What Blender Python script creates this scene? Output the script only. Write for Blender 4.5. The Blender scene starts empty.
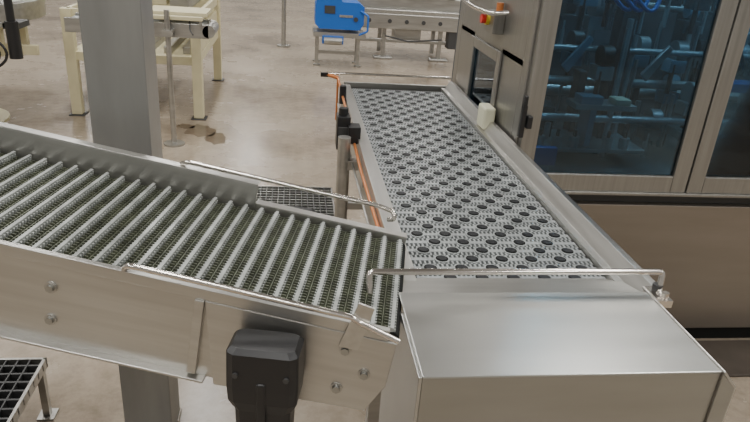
import bpy, math, random
from mathutils import Vector, Matrix
random.seed(4)
S=bpy.context.scene

# ------------------------------------------------------------------ materials
def mat(name,col,rough=.5,metal=0.,noise=0.,nscale=8.,stretch=(1,1,1),bump=0.,emit=None,col2=None,rvar=0.,spec=.5,detail=4):
    m=bpy.data.materials.new(name); m.use_nodes=True
    nt=m.node_tree; b=nt.nodes['Principled BSDF']
    b.inputs['Base Color'].default_value=(*col,1); b.inputs['Roughness'].default_value=rough
    b.inputs['Metallic'].default_value=metal
    b.inputs['Specular IOR Level'].default_value=spec
    if noise or bump or rvar:
        tc=nt.nodes.new('ShaderNodeTexCoord'); mp=nt.nodes.new('ShaderNodeMapping')
        mp.inputs['Scale'].default_value=stretch
        n=nt.nodes.new('ShaderNodeTexNoise'); n.inputs['Scale'].default_value=nscale; n.inputs['Detail'].default_value=detail; n.inputs['Roughness'].default_value=.55
        nt.links.new(tc.outputs['Object'],mp.inputs['Vector']); nt.links.new(mp.outputs['Vector'],n.inputs['Vector'])
        if noise:
            r=nt.nodes.new('ShaderNodeValToRGB'); c2=col2 or tuple(max(0,c*(1-noise)) for c in col)
            r.color_ramp.elements[0].position=.3; r.color_ramp.elements[0].color=(*c2,1)
            r.color_ramp.elements[1].position=.7; r.color_ramp.elements[1].color=(*col,1)
            nt.links.new(n.outputs['Fac'],r.inputs['Fac']); nt.links.new(r.outputs['Color'],b.inputs['Base Color'])
        if rvar:
            mr=nt.nodes.new('ShaderNodeMapRange'); mr.inputs['From Min'].default_value=.2; mr.inputs['From Max'].default_value=.8; mr.inputs['To Min'].default_value=rough-rvar; mr.inputs['To Max'].default_value=rough+rvar
            nt.links.new(n.outputs['Fac'],mr.inputs['Value']); nt.links.new(mr.outputs['Result'],b.inputs['Roughness'])
        if bump:
            bp=nt.nodes.new('ShaderNodeBump'); bp.inputs['Strength'].default_value=bump; bp.inputs['Distance'].default_value=.002
            nt.links.new(n.outputs['Fac'],bp.inputs['Height']); nt.links.new(bp.outputs['Normal'],b.inputs['Normal'])
    return m
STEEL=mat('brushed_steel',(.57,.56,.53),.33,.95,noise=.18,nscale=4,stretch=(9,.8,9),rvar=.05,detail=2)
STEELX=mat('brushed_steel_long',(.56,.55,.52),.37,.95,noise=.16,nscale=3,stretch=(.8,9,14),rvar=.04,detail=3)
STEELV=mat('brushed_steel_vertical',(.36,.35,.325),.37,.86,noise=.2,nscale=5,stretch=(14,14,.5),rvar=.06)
STEELD=mat('dull_steel',(.50,.49,.46),.37,.92,noise=.25,nscale=6,rvar=.06,stretch=(.5,4,4),detail=3)
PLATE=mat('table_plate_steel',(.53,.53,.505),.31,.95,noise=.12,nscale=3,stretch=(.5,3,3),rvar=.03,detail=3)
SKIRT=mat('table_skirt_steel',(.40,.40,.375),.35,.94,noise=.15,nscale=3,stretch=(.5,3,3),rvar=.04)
BASEP=mat('base_panel_steel',(.31,.275,.235),.34,.82,noise=.15,nscale=3,stretch=(.4,3,3),rvar=.05)
COLM=mat('column_paint',(.30,.30,.285),.36,.45,noise=.2,nscale=4,stretch=(3,3,.6))
ROD=mat('polished_rod',(.68,.64,.59),.2,1.)
BELT=mat('belt_grey_plastic',(.31,.33,.33),.38,noise=.35,nscale=14)
BELT2=mat('belt_rib_plastic',(.40,.42,.40),.34,noise=.45,nscale=18)
TEETH=mat('belt_teeth_plastic',(.12,.13,.09),.5,noise=.6,nscale=40)
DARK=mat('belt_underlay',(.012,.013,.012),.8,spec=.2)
DISC=mat('roller_disc_rubber',(.014,.015,.017),.5,spec=.3)
MOSS=mat('belt_gap_residue',(.038,.046,.018),.8,noise=.8,nscale=40,col2=(.008,.009,.006),spec=.2)
BLK=mat('black_plastic',(.012,.012,.013),.36,bump=.05,nscale=80)
CREAM=mat('cream_paint',(.68,.62,.40),.42,noise=.15,nscale=6)
WHITE=mat('uhmw_plastic',(.66,.65,.48),.5)
BLUE=mat('blue_paint',(.012,.12,.48),.38)
LBLUE=mat('light_blue_part',(.17,.32,.43),.4)
RED=mat('red_button',(.7,.03,.02),.35)
YEL=mat('yellow_plastic',(.8,.6,.05),.4)
ORG=mat('orange_tube',(.58,.20,.06),.35,.3)
IRON=mat('grating_iron',(.07,.07,.07),.5,.5)
WALLM=mat('wall_paint',(.45,.45,.44),.8,noise=.1,nscale=1)
CEILM=mat('ceiling_panel',(.22,.22,.23),.9)
INTD=mat('machine_interior',(.07,.09,.11),.5,.3,noise=.5,nscale=6)
INTM=mat('machine_interior_metal',(.50,.53,.55),.3,.5,noise=.4,nscale=5)

def floor_mat():
    m=bpy.data.materials.new('concrete_floor'); m.use_nodes=True; nt=m.node_tree; b=nt.nodes['Principled BSDF']
    tc=nt.nodes.new('ShaderNodeTexCoord')
    n=nt.nodes.new('ShaderNodeTexNoise'); n.inputs['Scale'].default_value=.8; n.inputs['Detail'].default_value=8; n.inputs['Roughness'].default_value=.62
    n2=nt.nodes.new('ShaderNodeTexNoise'); n2.inputs['Scale'].default_value=13; n2.inputs['Detail'].default_value=9; n2.inputs['Roughness'].default_value=.72
    for q in (n,n2): nt.links.new(tc.outputs['Object'],q.inputs['Vector'])
    r=nt.nodes.new('ShaderNodeValToRGB'); e=r.color_ramp.elements
    e[0].position=.32; e[0].color=(.20,.158,.115,1); e[1].position=.70; e[1].color=(.40,.34,.265,1)
    e2=r.color_ramp.elements.new(.46); e2.color=(.325,.268,.203,1)
    mx=nt.nodes.new('ShaderNodeMix'); mx.data_type='RGBA'; mx.blend_type='MULTIPLY'; mx.inputs[0].default_value=.5
    r2=nt.nodes.new('ShaderNodeValToRGB'); r2.color_ramp.elements[0].position=.36; r2.color_ramp.elements[0].color=(.55,.52,.48,1); r2.color_ramp.elements[1].position=.58
    nt.links.new(n.outputs['Fac'],r.inputs['Fac']); nt.links.new(n2.outputs['Fac'],r2.inputs['Fac'])
    nt.links.new(r.outputs['Color'],mx.inputs[6]); nt.links.new(r2.outputs['Color'],mx.inputs[7])
    nt.links.new(mx.outputs[2],b.inputs['Base Color'])
    mr=nt.nodes.new('ShaderNodeMapRange'); mr.inputs['From Min'].default_value=.3; mr.inputs['From Max'].default_value=.7; mr.inputs['To Min'].default_value=.16; mr.inputs['To Max'].default_value=.36
    nt.links.new(n.outputs['Fac'],mr.inputs['Value']); nt.links.new(mr.outputs['Result'],b.inputs['Roughness'])
    bp=nt.nodes.new('ShaderNodeBump'); bp.inputs['Strength'].default_value=.10; bp.inputs['Distance'].default_value=.004
    nt.links.new(n2.outputs['Fac'],bp.inputs['Height']); nt.links.new(bp.outputs['Normal'],b.inputs['Normal'])
    return m
FLOOR=floor_mat()
def glass_mat(name,tint):
    m=bpy.data.materials.new(name); m.use_nodes=True; nt=m.node_tree; nt.nodes.clear()
    o=nt.nodes.new('ShaderNodeOutputMaterial'); t=nt.nodes.new('ShaderNodeBsdfTransparent'); t.inputs['Color'].default_value=(*tint,1)
    g=nt.nodes.new('ShaderNodeBsdfGlossy'); g.inputs['Roughness'].default_value=.05; g.inputs['Color'].default_value=(.8,.9,1,1)
    x=nt.nodes.new('ShaderNodeMixShader'); f=nt.nodes.new('ShaderNodeFresnel'); f.inputs['IOR'].default_value=1.6
    nt.links.new(f.outputs[0],x.inputs[0]); nt.links.new(t.outputs[0],x.inputs[1]); nt.links.new(g.outputs[0],x.inputs[2]); nt.links.new(x.outputs[0],o.inputs['Surface'])
    return m
GLASS=glass_mat('tinted_polycarbonate',(.38,.58,.69))

# ------------------------------------------------------------------ mesh builder
class M:
    def __init__(s): s.v=[];s.f=[];s.m=[];s.sm=[];s.mats=[]
    def mi(s,m):
        if m not in s.mats: s.mats.append(m)
        return s.mats.index(m)
    def add(s,vs,fs,m,smooth=False):
        o=len(s.v); s.v+= [tuple(v) for v in vs]; i=s.mi(m)
        for f in fs:
            s.f.append([o+k for k in f]); s.m.append(i); s.sm.append(smooth)
    def box(s,x0,x1,y0,y1,z0,z1,m,T=None):
        vs=[Vector((x,y,z)) for z in (z0,z1) for y in (y0,y1) for x in (x0,x1)]
        if T: vs=[T@v for v in vs]
        s.add(vs,[(0,2,3,1),(4,5,7,6),(0,1,5,4),(2,6,7,3),(0,4,6,2),(1,3,7,5)],m)
    def prism(s,poly,axis,a0,a1,m):
        n=len(poly)
        def P(p,a): return {'y':(p[0],a,p[1]),'x':(a,p[0],p[1]),'z':(p[0],p[1],a)}[axis]
        vs=[P(p,a0) for p in poly]+[P(p,a1) for p in poly]
        fs=[tuple(range(n)),tuple(range(2*n-1,n-1,-1))]+[(i,n+i,n+(i+1)%n,(i+1)%n) for i in range(n)]
        s.add(vs,fs,m)
    def cyl(s,p0,p1,r,m,seg=16,r1=None):
        p0=Vector(p0);p1=Vector(p1);d=(p1-p0).normalized(); r1=r if r1 is None else r1
        a=d.orthogonal().normalized(); b=d.cross(a)
        ring=lambda p,rr:[p+rr*(math.cos(2*math.pi*i/seg)*a+math.sin(2*math.pi*i/seg)*b) for i in range(seg)]
        s.add(ring(p0,r)+ring(p1,r1),[(i,(i+1)%seg,seg+(i+1)%seg,seg+i) for i in range(seg)],m,True)
        s.add(ring(p0,r),[tuple(range(seg-1,-1,-1))],m); s.add(ring(p1,r1),[tuple(range(seg))],m)
    def tube(s,pts,r,m,seg=10,fil=.02):
        pts=[Vector(p) for p in pts]; out=[pts[0]]
        for i in range(1,len(pts)-1):
            a,b,c=pts[i-1:i+2]; l=min(fil,(a-b).length*.45,(c-b).length*.45)
            q0=b+(a-b).normalized()*l; q1=b+(c-b).normalized()*l
            for k in range(6):
                t=k/5; out.append((1-t)**2*q0+2*t*(1-t)*b+t*t*q1)
        out.append(pts[-1]); rings=[]; a=None
        for i,p in enumerate(out):
            d=(out[min(i+1,len(out)-1)]-out[max(i-1,0)]).normalized()
            a=d.orthogonal().normalized() if a is None else (a-a.dot(d)*d).normalized()
            b=d.cross(a); rings+=[p+r*(math.cos(2*math.pi*k/seg)*a+math.sin(2*math.pi*k/seg)*b) for k in range(seg)]
        fs=[(i*seg+k,i*seg+(k+1)%seg,(i+1)*seg+(k+1)%seg,(i+1)*seg+k) for i in range(len(out)-1) for k in range(seg)]
        s.add(rings,fs,m,True)
        s.add(rings[:seg],[tuple(range(seg-1,-1,-1))],m); s.add(rings[-seg:],[tuple(range(seg))],m)
    def obj(s,name,parent=None,bevel=0,T=None,seg=2):
        me=bpy.data.meshes.new(name); me.from_pydata(s.v,[],s.f)
        for m in s.mats: me.materials.append(m)
        me.polygons.foreach_set('material_index',s.m); me.polygons.foreach_set('use_smooth',s.sm); me.update()
        o=bpy.data.objects.new(name,me); S.collection.objects.link(o)
        if parent: o.parent=parent
        if T: 
            bpy.context.view_layer.update(); o.matrix_world=T
        if bevel:
            b=o.modifiers.new('bevel','BEVEL'); b.width=bevel; b.segments=seg; b.limit_method='ANGLE'; b.angle_limit=math.radians(50)
        return o
def empty(name,T=None):
    e=bpy.data.objects.new(name,None); e.empty_display_size=.2; S.collection.objects.link(e)
    if T: e.matrix_world=T
    return e

# ------------------------------------------------------------------ room
def slab(name,x0,x1,y0,y1,z0,z1,m):
    b=M(); b.box(x0,x1,y0,y1,z0,z1,m); return b.obj(name)
slab('floor',-9,11,-7,22,-.2,0,FLOOR)
slab('ceiling',-9,11,-7,22,5.6,5.8,CEILM)
slab('wall_back',-9,11,22,22.2,0,5.6,WALLM); slab('wall_front',-9,11,-7.2,-7,0,5.6,WALLM)
slab('wall_left',-9.2,-9,-7,22,0,5.6,WALLM); slab('wall_right',11,11.2,-7,22,0,5.6,WALLM)
for yy in (-3.5,0.5,4.5,8.5,13,18):
    for xx in (-5.5,-1.2,3.2,7.5):
        b=M(); b.prism([(xx-.22,5.46),(xx+.22,5.46),(xx+.14,5.6),(xx-.14,5.6)],'y',yy-1.25,yy+1.25,CEILM)
        fx=b.obj('ceiling_light')
        l=bpy.data.lights.new('tube_lamp','AREA'); l.shape='RECTANGLE'; l.size=.35; l.size_y=2.4; l.energy=118; l.color=(1,.98,.945)
        lo=bpy.data.objects.new('tube_lamp',l); S.collection.objects.link(lo); lo.location=(xx,yy,5.44); lo.parent=fx

# ------------------------------------------------------------------ main conveyor
mc=empty('straight_conveyor')
BX0,BX1,BY0,BY1,BZ=.325,.835,1.39,3.47,.95
b=M(); b.box(BX0,BX1,BY0,BY1,BZ-.02,BZ-.010,DARK)
b.cyl((BX0,BY1,BZ-.03),(BX1,BY1,BZ-.03),.027,DARK); b.cyl((BX0,BY0,BZ-.03),(BX1,BY0,BZ-.03),.027,DARK)
p=.0508; nr=int((BY1-BY0)/p)
for r in range(nr+1):
    y=BY0+r*p
    b.box(BX0,BX1,y-.0080,y+.0080,BZ-.010,BZ-.0005,BELT)
    k=int((BX1-BX0)/.0127)
    for i in range(k):
        x=BX0+.003+i*.0127
        b.box(x,x+.0052,y+.008,y+.0250,BZ-.010,BZ-.0012,BELT)
        b.box(x+.0063,x+.0115,y+p-.0260,y+p-.008,BZ-.010,BZ-.0012,BELT)
    n=6 if r%2 else 5
    for i in range(n):
        x=BX0+.045+i*.084+(0 if r%2 else .042)
        b.cyl((x,y,BZ-.008),(x,y,BZ+.0008),.0230,BELT,8)
        b.cyl((x,y,BZ),(x,y,BZ+.0018),.0172,DARK,20)
        b.cyl((x,y,BZ),(x,y,BZ+.0035),.0135,DISC,20)
    for i in range(12):
        x=BX0+.024+i*.042
        b.box(x-.006,x+.006,y-.0035,y+.0035,BZ-.001,BZ-.0001,DARK) if abs(((x-BX0-.045-(0 if r%2 else .042))/.084+.5)%1-.5)>.3 else None
b.obj('belt',mc)
b=M()
b.prism([(.275,.80),(.279,.80),(.279,.958),(.318,.958),(.318,.962),(.275,.962)],'y',1.27,3.5,STEEL)
b.box(.314,.322,1.42,3.5,.935,.962,STEEL)
b.prism([(.838,.935),(.842,.935),(.845,.958),(.862,.958),(.885,1.0),(.898,1.0),(.898,.78),(.902,.78),(.902,1.004),(.883,1.004),(.860,.963),(.838,.963)],'y',1.26,3.5,STEEL)
b.box(.29,.89,3.515,3.53,.86,.97,STEELD)
b.box(.279,.9,1.4,3.5,.80,.81,STEELD)
for yy in (1.9,2.6,3.3): b.box(.279,.9,yy,yy+.05,.82,.87,STEELD)
for yy in (1.7,2.2,2.7,3.2): b.cyl((.268,yy,.88),(.276,yy,.88),.011,ROD,10)
b.obj('side_frame',mc,.0015)
b=M()
b.cyl((.215,2.45,0.02),(.215,2.45,.985),.026,STEELD,20); b.cyl((.215,2.45,0),(.215,2.45,.02),.06,STEELD,20)
b.box(.215,.28,2.43,2.47,.85,.89,STEELD)
for x,y in ((.86,2.2),(.86,3.3),(.30,3.3),(.30,1.7),(.84,1.5)):
    b.box(x-.025,x+.025,y-.025,y+.025,.02,.82,STEELD); b.cyl((x,y,0),(x,y,.02),.05,STEELD)
b.box(.30,.86,3.28,3.32,.3,.34,STEELD)
b.obj('legs',mc,.002)
b=M()
b.tube([(.255,3.52,.99),(.262,3.0,.955),(.262,2.2,.93),(.27,1.60,.925),(.30,1.55,.88)],.0065,ORG,8)
b.tube([(.245,3.3,.90),(.250,2.5,.88),(.258,1.70,.87),(.27,1.6,.80)],.005,STEELD,8)
b.tube([(.255,3.52,.99),(.20,3.54,1.0),(.17,3.54,1.0)],.010,ORG,8)
b.tube([(.255,3.52,.99),(.255,3.52,.75)],.006,ORG,8)
b.box(.16,.20,3.53,3.55,.99,1.012,BLK)
b.tube([(.20,3.56,1.0),(.30,3.55,1.01),(.60,3.55,1.01),(.90,3.55,1.01)],.007,ROD,8)
b.obj('air_line',mc)
b=M()
b.box(.19,.245,2.54,2.62,.90,1.04,BLK); b.box(.235,.285,2.50,2.57,.94,1.01,BLK)
b.cyl((.217,2.58,1.04),(.217,2.58,1.07),.02,BLK); b.tube([(.22,2.53,.93),(.20,2.48,.85),(.215,2.45,.72)],.006,BLK,8)
b.box(.195,.24,2.535,2.54,.95,1.0,IRON); b.cyl((.26,3.2,.93),(.26,3.2,1.02),.018,BLK,12)
b.obj('photo_sensor',mc,.006)
b=M()
b.box(.850,.903,2.68,2.79,.965,1.065,WHITE); b.obj('plastic_guide_block',mc,.010)

# ------------------------------------------------------------------ end table of the conveyor
b=M()
b.box(.250,.855,.935,1.235,.995,1.0,PLATE)
b.prism([(1.235,.995),(1.235,1.0),(1.262,.985),(1.38,.955),(1.38,.95),(1.262,.98)],'x',.25,.86,STEELD)
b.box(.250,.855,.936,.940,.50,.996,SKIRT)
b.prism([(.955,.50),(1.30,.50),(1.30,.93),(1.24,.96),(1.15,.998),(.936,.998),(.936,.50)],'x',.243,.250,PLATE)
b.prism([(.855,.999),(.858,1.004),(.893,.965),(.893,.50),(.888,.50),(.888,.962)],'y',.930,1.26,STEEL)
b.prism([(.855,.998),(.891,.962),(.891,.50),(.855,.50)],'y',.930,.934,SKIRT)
b.obj('end_table_cover',mc,.003)
b=M()
for x in (.30,.80): b.box(x-.02,x+.02,1.02,1.06,.02,.97,STEELD); b.cyl((x,1.04,0),(x,1.04,.02),.045,STEELD)
b.obj('end_table_legs',mc,.001)
b=M()
b.tube([(.183,1.22,.985),(.181,1.25,1.045),(.60,1.25,1.047),(.893,1.25,1.048),(.885,1.235,1.005),(.87,1.20,.99)],.0075,ROD,12,.012)
b.box(.862,.897,1.19,1.26,.985,1.003,ROD)
b.cyl((.882,1.205,1.0),(.882,1.205,1.018),.009,ROD,8); b.cyl((.882,1.24,1.0),(.882,1.24,1.02),.012,IRON,8)
b.obj('guard_rod',mc)

# ------------------------------------------------------------------ inclined conveyor (local frame)
ph=math.radians(8.2); th=math.radians(11)
ex=Vector((math.cos(th)*math.cos(ph),-math.sin(th)*math.cos(ph),-math.sin(ph)))
ey=Vector((math.sin(th),math.cos(th),0)); ez=ex.cross(ey)
T=Matrix(((ex.x,ey.x,ez.x,.228),(ex.y,ey.y,ez.y,1.077),(ex.z,ey.z,ez.z,1.003),(0,0,0,1)))
ic=empty('inclined_conveyor',T)
Wd=.42; L=-1.75
b=M(); b.box(L,-.005,0.0,Wd,-.018,-.012,MOSS); b.box(L,-.06,.01,Wd-.01,-.11,-.085,DARK)
b.cyl((-.012,0,-.022),(-.012,Wd,-.022),.016,DARK)
pi=.0415; n=int(-L/pi)
for r in range(n):
    x=-.016-r*pi
    b.box(x-.0038,x+.0038,.002,Wd-.002,-.014,.003,BELT2)
    for i in range(38):
        y=.004+i*.0109
        b.box(x+.0030,x+.0080,y,y+.0038,-.014,-.001,BELT2)
        b.box(x-.0080,x-.0030,y+.0054,y+.0092,-.014,-.001,BELT2)
        b.box(x-.0175,x-.0080,y+.0058,y+.0084,-.014,-.007,TEETH)
        b.box(x-.0335,x-.0240,y+.0006,y+.0032,-.014,-.007,TEETH)
    b.box(x-.0218,x-.0198,.002,Wd-.002,-.012,-.009,TEETH)
b.obj('belt',ic)
b=M()
b.box(L,-.36,-.010,-.004,-.215,.004,STEELX)
b.box(L,-.02,-.016,-.002,-.020,.006,STEELX)
b.prism([(-.40,-.02),(-.36,-.225),(-.03,-.205),(.0,-.13),(.0,-.02)],'y',-.018,-.011,STEELX)
b.box(-.42,-.40,-.022,-.008,-.205,-.02,STEELX)
b.box(L,-.38,-.03,-.004,-.219,-.213,STEELX)
b.box(L,-.41,Wd+.003,Wd+.008,-.2,.060,STEELX); b.box(L,-.41,Wd+.003,Wd+.030,.058,.063,STEELX)
b.box(-.41,-.06,Wd+.003,Wd+.008,-.2,.008,STEELX); b.box(-.06,.0,Wd+.003,Wd+.008,-.028,.008,STEELX); b.box(-.41,.0,Wd+.003,Wd+.03,.006,.010,STEELD)
for xx in (-.2,-.6,-1.0,-1.4): b.cyl((xx,0,-.06),(xx,Wd,-.06),.012,STEELD,10)
b.obj('side_frame',ic,.0015)
b=M()
for x,z in ((-.72,-.075),(-.72,-.155),(-.10,-.06),(-.10,-.16),(-.05,-.11),(-1.3,-.075),(-1.3,-.155),(-.19,-.19)):
    b.cyl((x,-.009 if x<-.4 else -.018,z),(x,-.014 if x<-.4 else -.021,z),.013,STEELD,16); q=-.012 if x<-.4 else -.02; b.cyl((x,q,z),(x,q-.008,z),.0088,SKIRT,6)
b.obj('bolts',ic)
b=M()
b.tube([(-.575,-.005,.0),(-.56,-.025,.028),(-.10,-.03,.028),(-.085,-.03,.020),(.0,-.035,.0)],.0065,ROD,10)
b.tube([(-.62,Wd+.02,.065),(-.60,Wd+.01,.078),(-.09,Wd+.005,.080),(-.05,Wd,.075),(-.045,Wd-.01,.058),(-.06,Wd,.05)],.0065,ROD,10)
b.prism([(-.115,-.05),(-.075,-.05),(-.062,.055),(-.095,.060)],'y',-.026,-.020,STEEL)
b.obj('guide_rods',ic)
def hous(name,R):
    b=M()
    def ring(hw,hd,z): 
        c=.22; return [(sx*hw*(1 if k else 1-c),sy*hd*(1-c if k else 1),z) for sx,sy,k in ((1,-1,0),(1,-1,1),(1,1,1),(1,1,0),(-1,1,0),(-1,1,1),(-1,-1,1),(-1,-1,0))]
    lv=[(.062,.034,1.0),(.071,.043,.990),(.072,.046,.91),(.070,.046,.878),(.057,.042,.855),(.054,.038,.77),(.044,.03,.755)]
    vs=[];fs=[]
    for hw,hd,z in lv: vs+=ring(hw,hd,z)
    for i in range(len(lv)-1):
        for k in range(8): fs.append((i*8+k,i*8+(k+1)%8,(i+1)*8+(k+1)%8,(i+1)*8+k))
    fs+= [tuple(range(8))[::-1],tuple(range((len(lv)-1)*8,len(lv)*8))]
    b.add(vs,fs,BLK)
    b.box(-.010,.010,-.049,-.03,.80,.93,BLK)
    for sx in (-1,1): b.cyl((sx*.050,-.044,.945),(sx*.050,-.049,.945),.006,IRON,8)
    b.cyl((0,.04,.92),(0,.055,.92),.03,BLK)
    return b.obj(name,ic,.005,T=R,seg=3)
hous('drive_gearbox_near',Matrix.Translation((-.041,1.055,0))@Matrix.Rotation(-th,4,'Z'))
hous('drive_gearbox_far',Matrix.Translation((.0,1.655,.012))@Matrix.Rotation(-th+math.pi,4,'Z'))

# ------------------------------------------------------------------ column
b=M()
cx0,cx1,cy0,cy1=-.568,-.405,1.85,2.01
b.box(cx0,cx1,cy0,cy1,.0,5.6,COLM); b.box(cx0-.006,cx1+.006,cy0-.006,cy1+.006,0,.01,FLOOR)
b.obj('steel_column',None,.010)

# ------------------------------------------------------------------ packaging machine (right)
pm=empty('packaging_machine')
X0,Y0,Y1,ZT=.915,2.40,3.58,2.15
XE=3.2
b=M()
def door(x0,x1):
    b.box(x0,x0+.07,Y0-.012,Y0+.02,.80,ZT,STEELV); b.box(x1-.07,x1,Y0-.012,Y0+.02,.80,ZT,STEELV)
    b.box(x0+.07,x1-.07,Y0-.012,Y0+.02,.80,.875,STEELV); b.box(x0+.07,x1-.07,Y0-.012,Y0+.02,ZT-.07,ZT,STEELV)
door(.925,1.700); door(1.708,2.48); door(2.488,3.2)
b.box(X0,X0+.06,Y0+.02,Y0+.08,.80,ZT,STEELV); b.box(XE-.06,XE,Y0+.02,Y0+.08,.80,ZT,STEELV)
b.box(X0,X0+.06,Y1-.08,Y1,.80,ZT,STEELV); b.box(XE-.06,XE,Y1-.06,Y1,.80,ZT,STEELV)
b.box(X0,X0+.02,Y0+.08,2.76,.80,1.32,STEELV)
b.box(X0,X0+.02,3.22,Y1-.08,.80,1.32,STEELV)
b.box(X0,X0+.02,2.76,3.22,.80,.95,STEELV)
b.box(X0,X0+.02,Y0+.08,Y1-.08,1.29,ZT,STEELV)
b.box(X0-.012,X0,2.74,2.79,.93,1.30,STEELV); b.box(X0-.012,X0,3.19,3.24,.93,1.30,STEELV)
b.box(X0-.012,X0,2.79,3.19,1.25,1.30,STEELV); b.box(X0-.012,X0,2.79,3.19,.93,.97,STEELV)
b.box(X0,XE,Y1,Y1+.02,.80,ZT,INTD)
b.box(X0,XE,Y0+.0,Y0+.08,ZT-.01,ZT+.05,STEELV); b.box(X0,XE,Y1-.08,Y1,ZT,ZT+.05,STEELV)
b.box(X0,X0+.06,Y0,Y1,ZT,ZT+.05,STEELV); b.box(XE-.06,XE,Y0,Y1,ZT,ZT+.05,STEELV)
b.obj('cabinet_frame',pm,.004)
b=M()
for x0,x1 in ((.995,1.63),(1.778,2.41),(2.558,3.13)): b.box(x0,x1,Y0+.002,Y0+.008,.875,ZT-.07,GLASS)
b.box(X0+.005,X0+.010,2.79,3.19,.97,1.25,GLASS); 
b.obj('window_panes',pm)
b=M()
b.box(1.0,XE,Y0,Y1,.09,.735,BASEP); b.box(.97,XE-.03,Y0+.03,Y1,.735,.80,IRON)
b.box(.985,XE,Y0-.022,Y0+.03,.785,.80,STEELV)
for x in (1.1,2.1,3.1):
    for y in (Y0+.12,Y1-.12): b.cyl((x,y,0),(x,y,.09),.035,IRON)
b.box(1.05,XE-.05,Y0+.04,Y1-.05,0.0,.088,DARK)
b.obj('base_cabinet',pm,.004)
b=M()
b.box(.98,XE-.05,Y0+.06,Y1-.02,.80,.84,INTD)
for i in range(22):
    x=1.05+i*.098; h=random.uniform(.15,.95); y=random.uniform(2.75,3.4)
    b.box(x,x+random.uniform(.03,.09),y,y+.08,.84,.84+h,random.choice([INTM,INTD,INTD,LBLUE]))
    b.cyl((x+.03,y-.02,.84),(x+.03,y-.02,.84+h*.7),.014,INTM,10)
for z,y,r in ((1.02,2.75,.018),(1.15,2.95,.022),(1.32,2.85,.015),(1.05,3.2,.03),(1.5,3.1,.02),(1.62,2.8,.018)):
    b.cyl((1.0,y,z),(3.1,y,z),r,INTM,12)
for i in range(34):
    x=random.uniform(1.05,3.0); y=random.uniform(2.65,3.1); z=random.choice([1.02,1.15,1.32,1.5,1.62])
    b.cyl((x,y,z),(x+.05,y,z),random.uniform(.03,.06),random.choice([INTM,LBLUE,INTD,BLK]),18)
    b.box(x-.02,x+.06,y-.04,y+.04,z-.10,z-.04,random.choice([INTM,LBLUE,INTD,INTD]))
    b.cyl((x+.1,y,z-.1),(x+.1,y,z+.12),.008,INTM,8)
    b.cyl((x,y-.03,z-.2),(x,y-.03,z-.06),.012,random.choice([INTM,BLK]),8)
for i in range(5):
    x=1.15+i*.37; dz=random.uniform(-.1,.1)
    b.prism([(x,1.25+dz),(x+.10,1.38+dz),(x+.12,1.365+dz),(x+.03,1.22+dz)],'y',2.64,2.66,random.choice([LBLUE,INTM]))
b.box(1.05,1.6,2.6,2.9,.90,.92,INTM); b.box(1.8,2.4,2.6,2.9,.95,.99,INTM)
b.box(1.22,1.50,2.58,2.70,1.10,1.125,INTM); b.box(1.24,1.34,2.58,2.66,1.125,1.16,LBLUE); b.box(1.40,1.47,2.58,2.66,1.125,1.15,WHITE); b.box(1.3,1.33,2.6,2.7,.93,1.10,LBLUE); b.box(1.9,2.1,2.6,2.7,1.2,1.24,BLUE)
for x in (1.1,1.18,1.26,1.42,1.5,1.85,1.95,2.1): b.cyl((x,2.62,.92),(x,2.62,.97),.022,INTM,12); b.cyl((x,2.62,.97),(x,2.62,1.0),.008,BLK,8)
b.cyl((1.08,2.55,.84),(1.08,2.55,.93),.05,LBLUE,20); b.box(1.02,1.14,2.50,2.53,.87,.95,BLUE)
for k in range(3):
    x=1.2+k*.05
    b.tube([(x,2.8,1.9),(x+.03,2.58,1.62),(x+.16,2.56,1.50),(x+.22,2.62,1.62),(x+.28,2.8,1.9)],.009,BLUE,8,.08)
for k in range(4):
    x=1.9+k*.12
    b.tube([(x,2.7,1.9),(x-.04,2.6,1.5),(x+.1,2.65,1.3),(x+.2,2.8,1.25)],.008,BLK,8,.08)
b.obj('interior_mechanism',pm,.003)
l=bpy.data.lights.new('interior_fill','AREA'); l.shape='RECTANGLE'; l.size=1.8; l.size_y=.08; l.energy=7; l.color=(.85,.94,1)  # unseen fill light, added to brighten the mechanism behind the glass
lo=bpy.data.objects.new('interior_fill',l); S.collection.objects.link(lo); lo.location=(2.0,2.55,2.12); lo.parent=pm
b=M()
b.box(.905,.925,Y0-.03,Y0-.010,1.03,1.16,BLK); b.box(.928,.95,Y0-.04,Y0-.010,1.07,1.12,BLK); b.box(.905,.92,Y0-.035,Y0-.01,1.14,1.20,BLK)
b.box(X0-.05,X0,2.78,2.93,1.37,1.46,STEELV)
b.cyl((X0-.05,2.86,1.425),(X0-.065,2.86,1.425),.026,YEL,16); b.cyl((X0-.065,2.86,1.425),(X0-.085,2.86,1.425),.020,RED,16)
b.cyl((X0-.02,2.815,1.46),(X0-.02,2.815,1.50),.016,ORG,14)
b.tube([(X0-.01,2.72,1.47),(X0-.08,2.74,1.46),(X0-.09,3.0,1.46),(X0-.09,3.25,1.48),(X0-.01,3.3,1.50)],.010,ROD,10,.04)
b.obj('handles_and_buttons',pm,.003)

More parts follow.
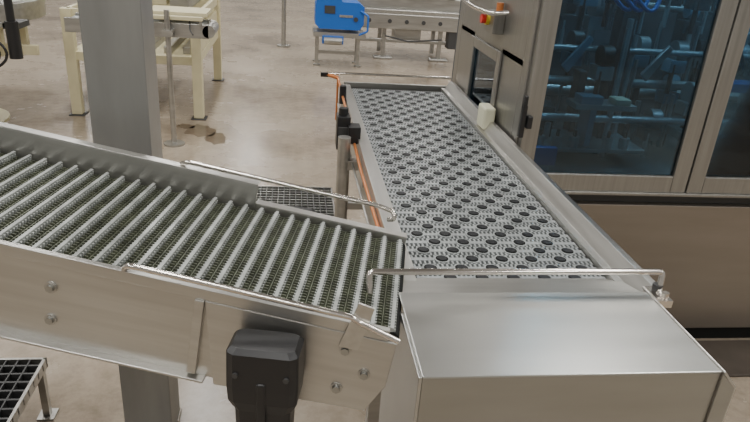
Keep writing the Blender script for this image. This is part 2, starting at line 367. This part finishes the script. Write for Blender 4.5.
# ------------------------------------------------------------------ gratings
def grating(name,x0,x1,y0,y1,z,legs):
    b=M()
    b.box(x0,x1,y0,y0+.01,z-.04,z,STEELD); b.box(x0,x1,y1-.01,y1,z-.04,z,STEELD); b.box(x0,x0+.01,y0,y1,z-.04,z,STEELD); b.box(x1-.01,x1,y0,y1,z-.04,z,STEELD)
    i=x0+.04
    while i<x1-.02: b.box(i,i+.005,y0,y1,z-.03,z-.002,IRON); i+=.04
    i=y0+.04
    while i<y1-.02: b.box(x0,x1,i,i+.008,z-.03,z-.003,STEELD if not legs else IRON); i+=.045
    if legs:
        for x in (x0+.02,x1-.02):
            for y in (y0+.02,y1-.02):
                b.box(x-.012,x+.012,y-.012,y+.012,.008,z-.03,STEELD); b.box(x-.03,x+.03,y-.03,y+.03,0,.008,STEELD)
        b.box(x0+.02,x1-.02,y0+.02,y1-.02,z-.05,z-.04,DARK)
    else: b.box(x0,x1,y0,y1,.001,.003,DARK)
    return b.obj(name)
grating('step_grating',-1.6,-.865,1.35,2.02,.25,True)
grating('floor_drain_grate',-.28,.30,3.3,4.25,.045,False)

# ------------------------------------------------------------------ background
b=M()
x0,x1,y0,y1=-1.95,-.86,6.05,7.7
for x in (x0,x1):
    for y in (y0,y1):
        b.box(x-.045,x+.045,y-.045,y+.045,.01,.95,CREAM); b.box(x-.07,x+.07,y-.07,y+.07,0,.01,IRON)
for z0,z1 in ((.50,.58),(.86,.95)):
    for y in (y0,y1): b.box(x0,x1,y-.02,y+.02,z0,z1,CREAM)
    for x in (x0,x1): b.box(x-.02,x+.02,y0,y1,z0,z1,CREAM)
b.box(x0+.02,x1-.02,y0+.02,y1-.02,.56,.58,CREAM); b.box(x0,x1,y1-.02,y1,.58,.86,CREAM)
b.box(x0+.3,x0+.34,y0+.01,y0+.03,.58,.86,CREAM); b.box(x1-.012,x1+.012,y0,y1,.58,.80,CREAM)
for i in range(6): b.box(x0+.1+i*.17,x0+.17+i*.17,y0+.1,y1-.1,.58,.64,STEELD)
b.obj('cream_steel_table',None,.006)
sc=empty('small_conveyor')
b=M()
b.box(-1.75,-.66,5.34,5.38,.86,.97,STEELD); b.box(-1.75,-.66,5.62,5.66,.86,.97,STEELD); b.box(-1.75,-.66,5.38,5.62,.90,.95,BELT)
b.cyl((-.66,5.34,.915),(-.66,5.66,.915),.05,STEELD)
b.box(-1.5,-1.46,5.42,5.58,0,.88,STEELD)
b.box(-1.15,-.70,5.30,5.34,1.0,1.03,CREAM); b.box(-1.15,-.68,5.40,5.75,1.02,1.05,CREAM)
for x in (-1.12,-.72): b.box(x-.01,x+.01,5.32,5.36,.95,1.03,STEELD)
for x in (-1.1,-.95,-.8): b.tube([(x,5.32,1.0),(x,5.30,.93),(x+.03,5.26,.90)],.006,IRON,6)
b.obj('bed',sc,.004)
b=M()
b.cyl((-.96,5.25,.015),(-.96,5.25,1.08),.022,STEELD); b.cyl((-.96,5.25,0),(-.96,5.25,.015),.085,STEELD,24); b.box(-1.0,-.92,5.22,5.34,.88,.93,STEELD)
b.obj('support_stand',sc)
rt_=empty('rotary_table')
b=M(); C=(-2.86,5.75)
b.cyl((C[0],C[1],.90),(C[0],C[1],1.0),.80,STEELD,64); b.cyl((C[0],C[1],1.0),(C[0],C[1],1.04),.81,STEELD,64); b.cyl((C[0],C[1],1.04),(C[0],C[1],1.045),.77,STEELD,64)
b.cyl((C[0],C[1],1.04),(C[0],C[1],1.25),.12,STEELD,32)
b.cyl((C[0],C[1],0.02),(C[0],C[1],.9),.10,CREAM,24); b.cyl((C[0],C[1],0),(C[0],C[1],.02),.4,CREAM,32)
b.obj('disc',rt_,.004)
b=M()
for x in (-3.3,-2.35): 
    for y in (5.6,6.1): b.box(x-.03,x+.03,y-.03,y+.03,0 if x<-3 else .6,.90,CREAM)
for y in (5.6,6.1): b.box(-3.3,-2.35,y-.025,y+.025,.78,.86,CREAM)
b.box(-2.38,-2.06,5.58,5.62,.62,.70,CREAM)
b.obj('cream_frame',rt_,.004)
b=M()
b.cyl((-1.98,4.95,.72),(-1.98,4.95,.98),.045,BLK); b.cyl((-1.98,4.95,.98),(-1.98,4.95,1.15),.028,BLK); b.box(-2.05,-1.95,4.97,5.2,.92,.96,IRON)
for k in range(3):
    c=Vector((-2.30+k*.05,4.90-.03*k,.76)); b.tube([c+Vector((.18*math.cos(a),0.03*k,.12*math.sin(a))) for a in [i*math.pi/8 for i in range(17)]],.010,BLK if k else STEELD,8,.02)
b.tube([(-2.3,4.93,.86),(-2.2,4.95,.95),(-2.0,5.0,.95)],.012,IRON,8); b.box(-2.5,-1.95,4.97,5.0,.93,.96,STEELD)
b.obj('drive_and_cable',rt_)
b=M()
b.box(-1.75,-1.2,6.6,7.1,.951,1.3,CREAM); b.cyl((-1.5,6.5,1.05),(-1.5,6.6,1.05),.1,IRON)
b.prism([(-1.12,.951),(-.95,.951),(-.95,1.2),(-1.05,1.28),(-1.12,1.28)],'y',6.3,7.4,STEELD)
b.obj('feeder_unit',None,.008)

# blue coder on stand
b=M()
b.prism([(.36,.50),(.90,.50),(.95,.58),(.95,.80),(.88,.85),(.66,.85),(.60,.93),(.42,.95),(.33,.90),(.30,.80),(.30,.56)],'y',8.8,9.2,BLUE)
b.box(.42,.56,8.79,8.80,.70,.80,IRON); b.cyl((.84,8.78,.64),(.84,8.8,.64),.03,IRON); b.box(.62,.80,8.792,8.80,.66,.69,STEEL)
b.tube([(.42,8.85,.92),(.42,8.85,1.02),(.62,8.85,1.02),(.62,8.85,.84)],.02,BLK,8)
b.tube([(.90,8.80,.75),(1.0,8.74,.70),(1.0,8.74,.50),(.8,8.78,.40)],.014,BLUE,8)
b.box(.28,.98,8.75,9.22,.40,.46,STEELD); b.cyl((.42,8.70,.36),(.66,8.70,.36),.05,STEELD,18); b.box(.4,.68,8.7,8.86,.32,.42,BLUE)
for x in (.34,.90):
    for y in (8.86,9.14): b.box(x-.02,x+.02,y-.02,y+.02,.02,.40,STEELD); b.cyl((x,y,0),(x,y,.02),.05,STEELD)
b.box(.34,.90,8.98,9.02,.14,.18,STEELD)
b.obj('blue_coding_machine',None,.015)
b=M()
b.box(.75,2.5,9.5,10.3,.62,.72,STEEL); b.box(.95,2.45,9.6,10.2,.72,.90,STEELD); b.box(.75,2.5,9.48,9.50,.45,.66,STEELD)
for x in (1.35,2.2):
    b.box(x-.03,x+.03,9.6,9.66,.02,.62,STEELD); b.box(x-.03,x+.03,10.1,10.16,.02,.62,STEELD)
    b.box(x-.14,x+.14,9.55,9.7,0,.03,STEELD)
b.box(1.0,2.45,9.61,9.65,.24,.29,STEELD); b.box(1.5,1.9,9.6,9.9,.29,.44,STEELD); b.box(2.3,2.5,9.5,9.7,.2,.5,IRON)
for x in (1.2,1.5,1.75,2.0,2.3): b.cyl((x,9.52,.9),(x,9.52,1.02),.05,IRON); b.box(x-.04,x+.06,9.6,9.8,.9,1.05,STEELD)
for x in (1.1,1.4,1.65,1.9,2.15): b.cyl((x,9.47,.56),(x,9.48,.56),.03,IRON,12)
b.tube([(1.35,9.5,.35),(1.7,9.5,.28),(2.2,9.5,.33)],.012,IRON,8)
b.obj('transfer_machine',None,.008)
b=M(); b.cyl((-.13,10.2,.02),(-.13,10.2,3),.035,STEELD); b.cyl((-.13,10.2,0),(-.13,10.2,.02),.1,STEELD)
b.obj('thin_pole')
PUD=mat('wet_patch',(.17,.13,.095),.06,noise=.3,nscale=8)
b=M()
for cx,cy,rx,ry in ((-.80,5.66,.13,.18),(-.64,5.45,.09,.15),(-.95,5.78,.08,.07)):
    ph0=random.random()*6
    pts=[(cx+rx*math.cos(a)*(1+.2*math.sin(3*a+ph0)+.1*math.sin(5*a)),cy+ry*math.sin(a)*(1+.18*math.sin(2*a+ph0)+.1*math.sin(7*a))) for a in [i*math.pi/24 for i in range(48)]]
    b.prism(pts,'z',.0,.0012,PUD)
b.obj('water_puddle')
b=M(); b.box(.99,3.3,2.14,2.41,.0,.012,mat('painted_shade',(.07,.055,.042),.6,noise=.3)); b.obj('floor_shade_sheet',None,.004)  # dark sheet added on the floor, standing in for the machine's shade

# ------------------------------------------------------------------ world, camera
w=bpy.data.worlds.new('world'); S.world=w; w.use_nodes=True
w.node_tree.nodes['Background'].inputs[0].default_value=(.9,.95,1,1); w.node_tree.nodes['Background'].inputs[1].default_value=.3
Yc=Vector((-81,-287,638)).normalized(); D=Vector((-110,1451,638)); D=(D-D.dot(Yc)*Yc).normalized(); Xc=D.cross(Yc)
cam=bpy.data.cameras.new('camera'); co=bpy.data.objects.new('camera',cam); S.collection.objects.link(co)
cam.sensor_width=36; cam.lens=638/750*36; cam.clip_start=.02
rt=Vector((Xc[0],Yc[0],-D[0])); up=-Vector((Xc[1],Yc[1],-D[1])); bk=-Vector((Xc[2],Yc[2],-D[2]))
co.matrix_world=Matrix(((rt.x,up.x,bk.x,0),(rt.y,up.y,bk.y,0),(rt.z,up.z,bk.z,1.75),(0,0,0,1)))
S.camera=co
